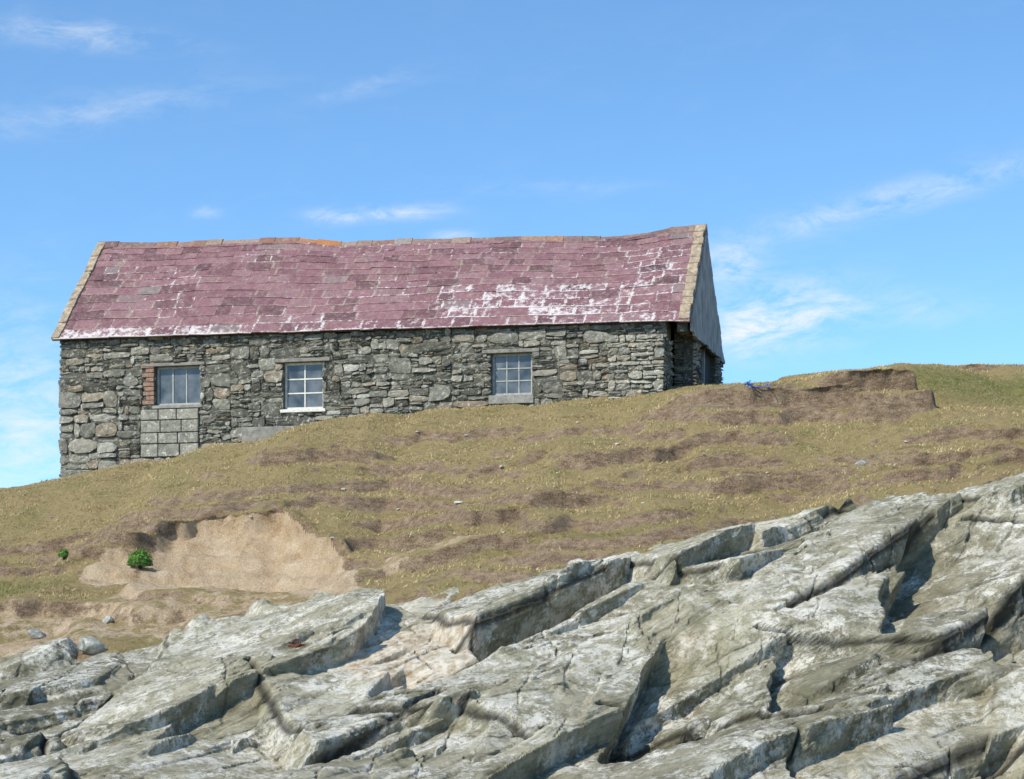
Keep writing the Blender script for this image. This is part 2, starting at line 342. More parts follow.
dB,eB,sB_=bands(uj+.3*w,wj,.2,.75,.06,-.14,.4,.16,.8,2.8,3.,2.0,33,3.,.6)
dC,eC,sC_=bands(uj,wj+.01*perlin(RX*6,RY*6,3),.05,.16,.018,-.1,.3,.14,.2,1.1,2.2,1.2,51,1.6,.6)
_,eX,_=bands(w*1.1+.4*u+.06*perlin(RX*2,RY*2,93),u*.9-.5*w+.05*perlin(RX*2,RY*2,94),.5,1.9,.1,0,.1,.1,.4,1.4,3,3,71,.8,.5)
mA=sst(0,.45,perlin(RX*.4,RY*.4,55));mC=sst(-.05,.45,perlin(RX*.7+9,RY*.7,56));mX=sst(-.2,.2,perlin(RX*.5+4,RY*.5,58))
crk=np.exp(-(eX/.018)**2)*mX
crevice_shade=np.clip(np.exp(-(eA/.05)**2)*1.0+np.exp(-(eB/.026)**2)*.6*(.4+.6*mA)+crk*.6,0,1)  # mask for painted occlusion shade at slab joints, plus thin cracks
D=dA+dB*(.3+.8*mA)+dC*(.1+.7*mC)+.2*perlin(RX*.35,RY*.35,57)-.04*np.exp(-(eB/.03)**2)-.13*np.exp(-(eA/.045)**2)-.04*crk
D-=D.mean()
nearb=sst(-.2,3.2,fr_)
D=D*(.35+.65*nearb)
for (px,py,Yc,ln,h,wd) in [(632,712,21.6,1.7,.95,1.0),(905,585,25.0,1.9,.85,1.4),(775,700,21.8,1.2,.55,.8),(380,690,22.6,.8,.35,.8),(985,660,22.8,1.4,.7,.9),(180,720,21.8,.9,.3,.8),(880,640,23.4,1.0,.5,.7)]:
    x0=(px-512)/F*Yc
    xx=RX-x0-.3*(RY-Yc)-.1*perlin(RY*1.2,RX*0,int(px))
    D-=h*sst(0,.14,xx)*np.exp(-np.maximum(xx,0)/wd)*sst(ln,ln*.5,np.abs(RY-Yc))
off=-.75*sst(.55,-.6,fr_+.8*perlin(RX*.55,RY*.55,99)+.4*perlin(RX*1.9,RY*1.9,98))-.2-.16*(1-nearb)*sst(-3,-5,RX)-.2*(1-nearb)*sst(-5,-3,RX)
ND=np.array([.28,-.62,.73])
PX=RX+ND[0]*D;PY=RY+ND[1]*D;PZ=R0+off+ND[2]*D
def nrm(PX,PY,PZ):
    a=np.stack([np.gradient(q,axis=1) for q in (PX,PY,PZ)],-1);b=np.stack([np.gradient(q,axis=0) for q in (PX,PY,PZ)],-1)
    m=np.cross(a,b);return m/np.maximum(np.linalg.norm(m,axis=-1,keepdims=True),1e-9)
Nn=nrm(PX,PY,PZ)
w3=PZ*cA-PX*sA+.1*PY+warp*.8;u3=PX*cA+PZ*sA+.35*PY
am=.3+.7*sst(-.2,.5,perlin(u3*.5,w3*1.5,120))
lam=.03*perlin(w3*8,u3*.5,121)+.018*perlin(w3*19,u3*1.1,122)
lam=np.sign(lam)*np.minimum(np.abs(lam),.012)
D2=am*lam+.014*(fbm(PX*3+PZ*2,PY*3-PZ*2.4,4,130,.7))
PX=PX+Nn[...,0]*D2;PY=PY+Nn[...,1]*D2;PZ=PZ+Nn[...,2]*D2
och=1.*sst(1.2,.3,np.hypot((RX-(410-512)/F*23.7)/1.2,(RY-23.7)/1.8))+.5*sst(1.,.3,np.hypot((RX-(700-512)/F*23)/.5,(RY-23)/.6))
R_obj=new_mesh('rocky_hillside',np.stack([PX,PY,PZ],-1).reshape(-1,3),grid_faces(*RX.shape),{'w':w3,'u':u3,'crevice_shade':crevice_shade,'ochre':och,'slab':.65*sA_+.35*sB_},M_rock,False)
R_obj['kind']='structure'
def locate(px,py,X,Y,Z,tol=3.5):
    with np.errstate(all='ignore'):
        a=512+F*X/Y;b=HOR-F*Z/Y
    m=(Y>15)&(Y<60)&(np.abs(a-px)<tol)&(np.abs(b-py)<tol)
    if not m.any(): return None
    k=np.argmin(np.where(m,Y,1e9));return X.flat[k],Y.flat[k],Z.flat[k]
# ------------------------------------------------------------------ grass tufts
N=140000
bx=RS.uniform(-14.5,14.5,N);by=RS.uniform(26,47.5,N)
ix=np.clip(np.searchsorted(gx,bx),1,len(gx)-1);iy=np.clip(np.searchsorted(gy,by),1,len(gy)-1)
def samp(A): return A[iy,ix]
bz,bl_=ground(bx,by,True)
inside=((bx-XL)*ca-(by-YL)*sa_>-.1)&((bx-XL)*ca-(by-YL)*sa_<LS+.1)&((bx-XL)*sa_+(by-YL)*ca>-.02)&((bx-XL)*sa_+(by-YL)*ca<5.6)
keep=(samp(soil)<.4)&(samp(sand)<.25)&(front(bx,by)<.5)&(~inside)&(fbm(bx*1.2,by*1.8,3,33)>-.25)
bx,by,bz=bx[keep],by[keep]-bl_[keep],bz[keep];gg=samp(green)[keep];n=len(bx)
hh=RS.uniform(.015,.055,n)*(1+.7*np.clip(perlin(bx*.9,by*.9,44),-.6,1));an=RS.uniform(0,6.28,n);wd=RS.uniform(.006,.013,n)
lx=RS.normal(.02,.03,n);ly=RS.normal(0,.03,n)
V=np.empty((n,3,3));V[:,0]=np.c_[bx-np.cos(an)*wd,by-np.sin(an)*wd,bz-.01];V[:,1]=np.c_[bx+np.cos(an)*wd,by+np.sin(an)*wd,bz-.01];V[:,2]=np.c_[bx+lx,by+ly,bz+hh]
rn=np.clip(RS.uniform(0,1,n)*.6+.2+.35*perlin(bx*.7,by*.7,46),0,1)
gr=new_mesh('grass',V.reshape(-1,3),np.arange(n*3).reshape(-1,3),{'rnd':np.repeat(rn,3),'green':np.repeat(np.clip(gg+.4*(perlin(bx*.6,by*.6,48)>.2)*RS.uniform(0,1,n),0,1),3)},M_blade)
gr['kind']='stuff'
# ------------------------------------------------------------------ cottage
cot=bpy.data.objects.new('stone_cottage',None);bpy.context.scene.collection.objects.link(cot)
cot.location=(XL,YL,ZB);cot.rotation_euler=(0,0,-TH)
cot['label']='rubble stone cottage with sagging purple slate roof on bank';cot['category']='cottage'
eave=lambda s:np.interp(s,[0,LS],[h_of(60,340),h_of(690,321)])
HD=2.35
rpts=[(103,243),(160,243.5),(250,240),(300,238.5),(345,243),(400,240.5),(440,239.5),(520,237.5),(600,237.5),(645,234.5),(665,229.5),(703,226)]
def rs(px,py):
    m=(px-512)/F;s=(m*(YL+HD*ca)-XL-HD*sa_)/(ca+m*sa_);return s,(HOR-py)/F*Yw(s,HD)-ZB
rr=[rs(*p) for p in rpts];ridge=lambda s:np.interp(s,[a for a,b in rr],[b for a,b in rr])
TB=5.5;backz=3.35
OV=.2
GR=np.array([-1,-1,-.55,0,.55,1,1])
def stones(mb,s0,s1,h0,h1,holes,mp,seed,amin=.018,amax=.11,out=.05,top=None,rr0=0,rr1=1,asp=(1.6,4.2),gap=.006,rota=.08):
    r=random.Random(seed);leaves=[]
    def rec(a,b,c,d,tgt):
        w_,h_=b-a,d-c
        if w_*h_<tgt and w_/h_<5.5 and h_<.45 and w_<1.2: leaves.append((a,b,c,d));return
        f=r.uniform(.22,.78)
        if w_/h_>r.uniform(*asp): m=a+w_*f;q=[(a,m,c,d),(m,b,c,d)]
        else: m=c+h_*f;q=[(a,b,c,m),(a,b,m,d)]
        for k in q: rec(*k,math.exp(r.uniform(math.log(amin),math.log(amax))))
    rec(s0,s1,h0,h1,amin)
    for ho in holes:
        nl=[]
        for a,b,c,d in leaves:
            A_,B_,C_,D_=ho
            if b<=A_ or a>=B_ or d<=C_ or c>=D_: nl.append((a,b,c,d));continue
            for q in [(a,A_,c,d),(B_,b,c,d),(max(a,A_),min(b,B_),c,C_),(max(a,A_),min(b,B_),D_,d)]:
                if q[1]-q[0]>.05 and q[3]-q[2]>.04: nl.append(q)
        leaves=nl
    L=[]
    for a,b,c,d in leaves:
        cx=(a+b)/2
        if top is not None and d>top(cx)+.03:
            if c>top(cx)-.06: continue
            d=top(cx)
        L.append((a,b,c,d))
    if not L: return
    LA=np.array(L);WX=perlin((LA[:,0]+LA[:,1])*.8,(LA[:,2]+LA[:,3])*.9,seed);
    rg=np.random.RandomState(seed);uu,vv=np.meshgrid(GR,GR)
    rim=np.zeros((7,7),bool);rim[0]=rim[6]=True;rim[:,0]=rim[:,6]=True
    edge_=(np.abs(uu)==1)|(np.abs(vv)==1)
    fs=[(j*7+i,j*7+i+1,j*7+i+8,j*7+i+7) for j in range(6) for i in range(6)]
    for (a,b,c,d),wx in zip(L,WX):
        cx,cy=(a+b)/2,(c+d)/2
        hw,hh=(b-a)/2-gap*r.uniform(.1,1.8),(d-c)/2-gap*r.uniform(.1,1.8)
        if hw<.015 or hh<.012: continue
        rot=r.uniform(-rota,rota)*min(1,.25/hw)+wx*.08;po=out*r.uniform(0,1.1);ck=rg.uniform(0,.38,4)
        k=ck[((uu>0)+2*(vv>0)).astype(int)]*(np.abs(uu*vv)**2)
        j0=rg.uniform(-1,1,(7,7));j1=rg.uniform(-1,1,(7,7))
        tap=r.uniform(-.28,.28)
        x=uu*hw*(1-k)+j0*min(hw,.12)*.13;y=vv*hh*(1-k)*(1+tap*uu*.6)+j1*min(hh,.12)*.16
        o=po+r.uniform(-.035,.035)*uu+r.uniform(-.045,.045)*vv+rg.uniform(-.012,.012,(7,7))-.012*edge_
        o=np.where(rim,-.06,o)
        X_=cx+x-rot*y;Y_=cy+y+rot*x*.8
        mb.add([mp(X_[j,i],Y_[j,i],o[j,i]) for j in range(7) for i in range(7)],fs,rnd=min(1,max(0,rr0+(rr1-rr0)*r.random())))
def rect(x0,y0,x1,y1):
    xm=(x0+x1)/2;return (s_of(x0),s_of(x1),h_of(xm,y1),h_of(xm,y0))
W1=rect(155,366,200,405);W2=rect(283,362,323,409);W3=rect(491,353,532,395)
sP0,sP1=s_of(611),s_of(667)
brick=rect(143,364,154,405);infill=rect(141,409,200,457)
H0=-.5
front_mp=lambda s,h,o:(s,-o,h)
mb=MB()
xs=sorted([0.02]+[v for W in (W1,W2,W3) for v in W[:2]]+[sP1])
BK=.012
for a,b in zip(xs[:-1],xs[1:]):
    W=[W for W in (W1,W2,W3) if abs(W[0]-a)<1e-6]
    ea=float(min(eave(a),eave(b)))
    if W:
        W=W[0];mb.box(a,b,BK,.55,H0,W[2],rnd=0.08);mb.box(a,b,BK,.55,W[3],ea,rnd=0.08)
    else: mb.box(a,b,BK,.55,H0,ea,rnd=0.08)
lint=[(W[0]-.22,W[1]+.2,W[3],W[3]+.1) for W in (W2,W3)]+[(W1[0]-.35,W1[1]+.15,W1[3],W1[3]+.09)]
sills=[(W[0]-.06,W[1]+.08,W[2]-.09,W[2]) for W in (W1,W2)]+[(W3[0]-.05,W3[1]+.05,W3[2]-.22,W3[2])]
allh=[W1,W2,W3,brick,infill]+lint+sills+[(sP0,sP1+1,-2,9)]
topf=lambda s:float(eave(s))-.02
big=(0,s_of(118),H0,h_of(85,392))
stones(mb,0,sP0,H0,4.0,allh+[big],front_mp,21,top=topf,amin=.024,amax=.3,asp=(1.6,4.2),rr1=.93,out=.06)
stones(mb,big[0],big[1],big[2],big[3],[],front_mp,5,amin=.1,amax=.6,rr0=.3,rr1=.95,out=.09,asp=(1.4,3.2))
mb.build('wall',M_wall,cot)
# squared block infill
mb=MB();r_=random.Random(3);z_=infill[2];rows=[.36,.3,.34,.3]
T_=sum(rows);zz=infill[2]
for hrow in rows:
    hrow=hrow/T_*(infill[3]-infill[2]);x_=infill[0]+.01
    cut=sorted([0,r_.uniform(.28,.38),r_.uniform(.62,.72),1])
    for a,b in zip(cut[:-1],cut[1:]):
        wI=infill[1]-infill[0]-.03
        mb.box(x_+a*wI+.012,x_+b*wI-.01,-.05-r_.uniform(0,.03),.02,zz+.012,zz+hrow-.01,rnd=r_.uniform(.38,.66))
    zz+=hrow
o=mb.build('blocked_opening',M_pale,cot,bevel=.02);o['label']='blocked opening filled with squared stones'
mb=MB();nb=9
for k in range(nb):
    z0=brick[2]+(brick[3]-brick[2])*k/nb;j=random.uniform(-.03,.03)
    mb.box(brick[0]+.02+j+(.07 if k%2 else -.03),brick[1]+.01,-.035+random.uniform(-.01,.01),.1,z0+.01,z0+(brick[3]-brick[2])/nb-.008)
mb.build('brick_jamb',M_brick,cot,bevel=.008)
mb=MB();pm=lambda s,h,o:(s,-o-.46,h)
stones(mb,sP0+.02,sP1,.6,4.0,[],pm,31,amin=.02,amax=.14,top=lambda s:float(eave(s))-.36,rr0=.4,rr1=.8,out=.05)
mb.box(sP0+.04,sP1-.04,-.43,.5,.6,float(eave(sP1))-.38,rnd=.05)
stones(mb,-.42,.9,.6,4.0,[],lambda s,h,o:(sP1-.03+o,s,h),32,amin=.02,amax=.09,top=lambda s:float(eave(sP1))-.36,out=.04)
stones(mb,-.42,-.02,.6,4.0,[],lambda s,h,o:(sP0+.03-o,s,h),33,amin=.02,amax=.06,top=lambda s:float(eave(sP1))-.36,out=.03)
o=mb.build('stone_pier',M_pale,cot);o['label']='paler projecting stone pier'
mb=MB();mb.box(sP0-.1,sP1,.05,.5,float(eave(sP1))-.45,float(eave(sP1))-.01,rnd=.1);mb.box(sP1,LS-.1,1.05,1.4,.6,float(eave(LS)),rnd=.02)
stones(mb,sP0,sP1,3.0,4.0,[],front_mp,36,top=topf,amin=.02,amax=.08,rr1=.5)
stones(mb,sP1,LS-.1,.6,4.0,[],lambda s,h,o:(s,1.0-o,h),41,top=lambda s:float(eave(s))+.4,rr0=0,rr1=.4)
mb.build('recessed_wall',M_wall,cot)
def rooft(s,t):
    if t<=HD: return eave(s)+(ridge(s)-eave(s))*(t+OV)/(HD+OV)
    return ridge(s)+(backz-ridge(s))*(t-HD)/(TB-HD)
def gable(side,name,holes=[],boards=False):
    mb=MB();s=0.02 if side=='l' else LS-.02
    s2=s+.45 if side=='l' else s-.3
    t0=.05 if side=='l' else .95
    tp=lambda t:float(rooft(s,t))-.12
    so=s+(.05 if side=='l' else -.05)
    def prism(prof):
        k=len(prof);v=[(so,a,b) for a,b in prof]+[(s2,a,b) for a,b in prof]
        mb.add(v,[tuple(range(k)),tuple(range(2*k-1,k-1,-1))]+[(i,(i+1)%k,(i+1)%k+k,i+k) for i in range(k)],rnd=.03)
    if side=='l': prism([(t0,-.5),(t0,tp(t0)),(HD,tp(HD)),(TB-.1,tp(TB-.1)),(TB-.1,-.5)])
    else:
        H_=holes[0]
        prism([(t0,-.5),(t0,3.3),(H_[0],3.3),(H_[0],-.5)]);prism([(H_[1],-.5),(H_[1],3.3),(TB-.1,3.3),(TB-.1,-.5)])
        prism([(0.02,3.32),(0.02,tp(.02)),(HD,tp(HD)),(TB-.1,tp(TB-.1)),(TB-.1,3.32)])
    sg=-1 if side=='l' else 1
    t_=(lambda t:min(tp(t),3.4)) if boards else tp
    stones(mb,t0-.05,TB-.05,-.5,7.2,holes,lambda t,h,o:(s+sg*o,t,h),51 if side=='l' else 52,top=t_)
    return mb.build(name,M_wall,cot)
gable('l','gable_wall')
door=(1.7,4.7,1.4,3.32)
gable('r','gable_wall',[door],True)
mb=MB();tt=0.03
while tt<TB-.12:
    wd_=random.uniform(.3,.5);z1=float(rooft(LS,tt))-.13;z2=float(rooft(LS,min(tt+wd_,TB-.1)))-.13
    if tt<HD<tt+wd_: wd_=HD-tt;z2=float(rooft(LS,HD))-.13
    o_=LS+.055+random.uniform(0,.006);zb_=3.3+random.uniform(-.05,.04)
    if min(z1,z2)>zb_+.02:
        b=tt+wd_-.001
        mb.add([(LS-.0,tt,zb_),(o_,tt,zb_),(o_,b,zb_),(LS,b,zb_),(LS,tt,z1),(o_,tt,z1),(o_,b,z2),(LS,b,z2)],[(0,3,2,1),(4,5,6,7),(0,1,5,4),(1,2,6,5),(2,3,7,6),(3,0,4,7)])
    tt+=max(wd_,.02)
mb.build('gable_boards',M_board,cot)
mb=MB()
nbd=16
for k in range(nbd):
    a=door[0]+(door[1]-door[0])*k/nbd;mb.box(LS-.25,LS-.2+random.uniform(0,.01),a+.006,a+(door[1]-door[0])/nbd-.004,door[2]-1,door[3])
d_o=mb.build('door',M_door,cot)
mb=MB();mb.box(LS-.19,LS-.12,3.05,3.17,door[2]-1,door[3]-.01);mb.build('post',M_board,d_o)
mb=MB();mb.box(0.05,LS-.35,TB-.55,TB-.15,-.5,3.2,rnd=.1)
stones(mb,0,LS,-.5,3.3,[],lambda s,h,o:(s,TB-.12+o,h),77,amin=.1,amax=.3);mb.build('back_wall',M_wall,cot)
def slates(mb,pt,nrows,s0,s1,seed,limef):
    r=random.Random(seed);wts=[1.3-.5*k/(nrows-1) for k in range(nrows)];T=sum(wts);q=0
    for row in range(nrows):
        dq=wts[row]/T;x=s0-r.uniform(0,.4)
        while x<s1:
            wv=r.choice([.34,.42,.55,.65,.75,.9])*r.uniform(.85,1.15)*(1.12-.35*row/nrows);xa,xb=max(x,s0)+.002,min(x+wv,s1)-.002;x+=wv
            if xb-xa<.06: continue
            qa=q-r.uniform(0,.007);qb=min(q+dq*1.3,1.0);sk=r.uniform(-.0035,.0035);li=r.uniform(.01,.026)
            if r.random()<.05: qa-=.012
            tp_=[pt(xa,qa+sk,li+r.uniform(0,.009)),pt(xb,qa-sk,li+r.uniform(0,.009)),pt(xb-.002,qb,.004),pt(xa+.002,qb,.004)]
            bt=[pt(xa,qa+sk,li-.018),pt(xb,qa-sk,li-.018),pt(xb-.002,qb,-.016),pt(xa+.002,qb,-.016)]
            lv=limef((xa+xb)/2,q,r)
            mb.add(tp_+bt,[(0,1,2,3),(4,5,1,0),(5,6,2,1),(7,4,0,3),(7,6,5,4)],rnd=r.random(),eu=[0,1,1,0,0,1,1,0],ev=[0,0,1,1,0,0,1,1],lime=lv)
        q+=dq
def pf(s,q,l):
    e=float(eave(s));rd=float(ridge(s));t=-OV+q*(HD+OV);z=e+q*(rd-e)
    b=(.08*float(perlin(s*.4,q*2,14))+.03*float(perlin(s*1.2,q*3,15)))*math.sin(min(1,max(0,q))*math.pi)
    nl=math.hypot(rd-e,HD+OV);l+=b
    return (s,t-l*(rd-e)/nl,z+l*(HD+OV)/nl)
def limef(s,q,r):
    v=.06
    if q<.08: v=max(v,.6 if s<4.2 else .42)
    if 9.7<s<16 and .08<q<.38: v=max(v,.5*float(sst(9.7,11,s))+.25*float(perlin(s*.9,q*5,3)))
    if q>.3 and s>15.2 and q<.75: v=.42
    if float(perlin(s*.5,q*4,17))>.25: v=max(v,.3)
    return v+r.uniform(-.1,.1)
roof=MB()
S_=np.linspace(-.08,LS+.02,24);v=[];f=[]
for s in S_:
    e=float(eave(s));rd=float(ridge(s))
    v+=[(s,-.04,e+.02),(s,HD,rd-.14),(s,TB+.1,backz-.1),(s,TB+.1,backz-.2),(s,HD,rd-.24),(s,-.04,e-.02)]
for i in range(len(S_)-1):
    for k in range(6): f.append((i*6+k,i*6+(k+1)%6,(i+1)*6+(k+1)%6,(i+1)*6+k))
f+=[(0,1,4,5),(1,2,3,4)];n0=(len(S_)-1)*6;f+=[(n0+5,n0+4,n0+1,n0),(n0+4,n0+3,n0+2,n0+1)]
roof.add(v,f,rnd=0,eu=.5,ev=.5,lime=0)
slates(roof,pf,13,-.1,LS+.02,3,limef)
def pbk(s,q,l):
    rd=float(ridge(s));t=TB+.15-q*(TB+.15-HD);z=backz-.05+q*(rd-backz+.05);return (s,t+l*.75,z+l*.65)
slates(roof,pbk,12,-.1,LS+.02,4,lambda s,q,r:.1)
R=roof.build('roof',M_slate,cot);R['label']='purple slate roof streaked with pale mortar'
mb=MB();x=-.12;so0,so1=rs(307,240)[0],rs(340,240)[0]
while x<LS+.05:
    L_=random.uniform(.42,.7);b=min(x+L_,LS+.06)
    dz=random.uniform(-.03,.02);rz=[float(ridge(x))+dz,float(ridge(b))+dz+random.uniform(-.015,.015)]
    sec=[(-.15,-.15),(-.1,-.07),(-.03,.03),(.03,.03),(.1,-.07),(.15,-.15)]
    v=[]
    for s,z in ((x+.004,rz[0]),(b-.004,rz[1])): v+=[(s,HD+a,z+c) for a,c in sec]
    mb.add(v,[(i,i+1,i+7,i+6) for i in range(5)]+[(0,5,4,3,2,1),(6,7,8,9,10,11),(5,0,6,11)],rnd=random.random(),org=.95 if so0-.1<(x+b)/2<so1+.1 else random.choice([0,0,0,.25]))
    x=b
    if b>=LS+.05: break
mb.build('ridge_tiles',M_ridge,R)
def verge(sa1,sb1,nseg):
    mb=MB();N_=nseg
    for slope in (0,1):
        for k in range(N_):
            q0,q1=k/N_,(k+1)/N_-.002
            fn=pf if slope==0 else pbk
            l=.045+random.uniform(0,.025);j=random.uniform(-.02,.02);s_=(sa1+sb1)/2
            def pp(s,q,l_):
                a=fn(min(max(s_,0),LS),q,l_);return (s,a[1],a[2])
            v=[pp(sa1+j,q0,-.08),pp(sb1+j,q0,-.08),pp(sb1+j,q1,-.08),pp(sa1+j,q1,-.08),pp(sa1+j,q0,l),pp(sb1+j,q0,l),pp(sb1+j,q1,l),pp(sa1+j,q1,l)]
            mb.add(v,[(0,3,2,1),(4,5,6,7),(0,1,5,4),(1,2,6,5),(2,3,7,6),(3,0,4,7)])
    return mb.build('verge',M_verge,R,bevel=.012)
verge(-.14,.1,13);verge(LS-.23,LS+.03,14)
def window(W,cols,rows,mat,lab,sill,lin,thin=.035):
    e=bpy.data.objects.new('window',None);bpy.context.scene.collection.objects.link(e);e.parent=cot;e['label']=lab
    e.location=((W[0]+W[1])/2,.13,W[2]);cx=(W[0]+W[1])/2
    w_,h_=(W[1]-W[0])/2,W[3]-W[2]
    mb=MB();fw=.06
    mb.box(-w_,-w_+fw,0,.07,0,h_);mb.box(w_-fw,w_,0,.07,0,h_);mb.box(-w_+fw,w_-fw,.002,.068,0,fw);mb.box(-w_+fw,w_-fw,.002,.068,h_-fw,h_)
    for i in range(1,cols):
        x=-w_+fw+(2*w_-2*fw)*i/cols;mb.box(x-thin/2,x+thin/2,.012,.055,fw,h_-fw)
    for j in range(1,rows):
        z=fw+(h_-2*fw)*j/rows;mb.box(-w_+fw,w_-fw,.016,.052,z-thin/2,z+thin/2)
    mb.build('frame',mat,e,bevel=.004)
    mb=MB()
    for i in range(cols):
        for j in range(rows):
            x0=-w_+fw+(2*w_-2*fw)*i/cols;x1=-w_+fw+(2*w_-2*fw)*(i+1)/cols;z0=fw+(h_-2*fw)*j/rows;z1=fw+(h_-2*fw)*(j+1)/rows
            a,b=random.uniform(-.004,.004),random.uniform(-.004,.004)
            mb.add([(x0,.032+a,z0),(x1,.032+b,z0),(x1,.032-a,z1),(x0,.032-b,z1)],[(0,1,2,3)])
    mb.build('pane',M_glass,e)
    mb=MB();mb.box(sill[0]-cx,sill[1]-cx,-.19,.03,sill[2]-W[2]+.004,sill[3]-W[2]-.003);mb.build('sill',M_sill if mat!=M_white else M_white,e,bevel=.012)
    mb=MB();mb.box(lin[0]-cx,lin[1]-cx,-.185,.1,lin[2]-W[2]+.003,lin[3]-W[2]-.004);mb.build('lintel',M_lintel,e,bevel=.015)
window(W1,3,1,M_greyp,'grey framed window with three upright panes beside brick jamb',sills[0],lint[2])
window(W2,2,3,M_white,'white framed window with six panes',sills[1],lint[0])
window(W3,3,3,M_greyp,'small paned window over deep stone sill',sills[2],lint[1],.028)
mb=MB();q=rect(248,428,304,441);mb.box(q[0],q[1],-.42,.0,q[2]-.3,q[3]);o=mb.build('stone_ledge',M_lintel,cot,bevel=.02)
# ------------------------------------------------------------------ small things
import bmesh
def rock(name,seed,sx,sy,sz,mat):
    r=np.random.RandomState(seed)
    bm=bmesh.new();bmesh.ops.create_icosphere(bm,subdivisions=3,radius=1)
    pl=[(Vector(r.normal(size=3)).normalized(),r.uniform(.5,.85)) for _ in range(9)]
    for v in bm.verts:
        for nn,dd_ in pl:
            k=v.co.dot(nn)-dd_
            if k>0: v.co-=nn*k
        v.co*=1+.05*float(perlin(v.co.x*3+seed,v.co.y*3+v.co.z*2,seed))
        v.co.x*=sx;v.co.y*=sy;v.co.z*=sz
    me=bpy.data.meshes.new(name);bm.to_mesh(me);bm.free();me.materials.append(mat)
    o=bpy.data.objects.new(name,me);bpy.context.scene.collection.objects.link(o);return o
sd=100
for px,py,wpx,hpx in [(90,645,20,9),(38,634,14,7),(110,620,8,6),(860,462,9,4)]:
    L=locate(px,py,X,Yd,Z)
    if L:
        sd+=1;o=rock('boulder',sd,wpx/F*L[1],wpx/F*L[1]*.8,hpx/F*L[1],M_stone);o.location=(L[0],L[1]+.05,L[2]+.03);o.rotation_euler=(0,.2,sd)
        o['label']='grey lichen-spotted boulder half sunk in turf';o['category']='rock';o['group']='boulders on the slope'
for px,py,r_ in [(345,487,3),(456,500,4),(500,466,3),(620,441,2.5),(398,507,2.5),(560,470,2),(330,540,2.5),(705,452,2),(770,470,2),(470,434,2),(250,520,2),(640,500,2),(905,440,2.5),(500,530,2),(580,420,2),(420,430,2)]:
    L=locate(px,py,X,Yd,Z)
    if L:
        sd+=1;k=r_/F*L[1];o=rock('stone',sd,k*1.3,k*.8,k*.5,M_wstone);o.location=(L[0],L[1],L[2]+k*.2);o.rotation_euler=(0,0,sd*1.3)
        o['label']='small pale stone lying in dry turf';o['category']='stone';o['group']='pale stones on the slope'
def shrub(px,py,rad,lab,nl=1600):
    L=locate(px,py,X,Yd,Z)
    if not L: return
    e=bpy.data.objects.new('shrub',None);bpy.context.scene.collection.objects.link(e);e.location=(L[0],L[1]-.05,L[2])
    e['label']=lab;e['category']='bush'
    mb=MB()
    for k in range(7):
        a=k*.9;tube(mb,[(0,0,-.05),(math.cos(a)*rad*.3,math.sin(a)*rad*.3,rad*.5),(math.cos(a)*rad*.6,math.sin(a)*rad*.6,rad*1.1)],.008,5)
    mb.build('stem',M_door,e)
    r=np.random.RandomState(px);mb=MB()
    for k in range(nl):
        d=r.normal(size=3);d/=np.linalg.norm(d);d[2]=abs(d[2])*1.3-.1
        R_=rad*(r.uniform(.55,1)**.6)*(1+.2*float(perlin(d[0]*2+5,d[1]*2+d[2]*2,9)));p=d*R_;p[2]+=rad*.25
        a=r.normal(size=3);a/=np.linalg.norm(a);b=np.cross(a,d+.01);b/=np.linalg.norm(b)+1e-6;s=r.uniform(.012,.024)
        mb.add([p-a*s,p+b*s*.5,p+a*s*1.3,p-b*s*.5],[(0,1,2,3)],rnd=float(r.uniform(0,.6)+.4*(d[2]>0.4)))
    mb.build('foliage',M_leaf,e)
shrub(143,565,.25,'small round bright green bush on bare sandy soil',2600)
shrub(62,556,.12,'low sprawling green plant in dry grass',500)
L=locate(751,383,X,Yd,Z,5) or P(751,381,40)
mb=MB();r=np.random.RandomState(4)
for k in range(4):
    p=np.array([r.uniform(-.18,.18),r.uniform(-.1,.1),.02]);pts=[]
    for i in range(9):
        pts.append(tuple(p));p=p+r.normal(size=3)*[.05,.04,.05];p[2]=min(max(p[2],.02),.17)
    tube(mb,pts,.011,6)
o=mb.build('rope_tangle',M_rope,None,True,loc=(L[0],L[1],L[2]));o['label']='tangled blue rope scrap on the bank top';o['category']='rope'
L=locate(292,642,PX,PY,PZ,5)
if L:
    mb=MB();tube(mb,[(.055*math.cos(a),.02*math.sin(a*2),.04+.045*math.sin(a)) for a in np.linspace(0,2*math.pi,20)[:-1]],.011,7,True)
    tube(mb,[(-.02,0,-.06),(0,0,.0),(0.01,0,.02)],.02,7)
    tube(mb,[(-.12,0.02,.0),(0,.02,.01),(0.14,.02,.0)],.018,7)
    o=mb.build('mooring_ring',M_rust,None,True,loc=(L[0],L[1]-.03,L[2]+.01));o['label']='rusty iron mooring ring fixed in rock';o['category']='mooring ring'
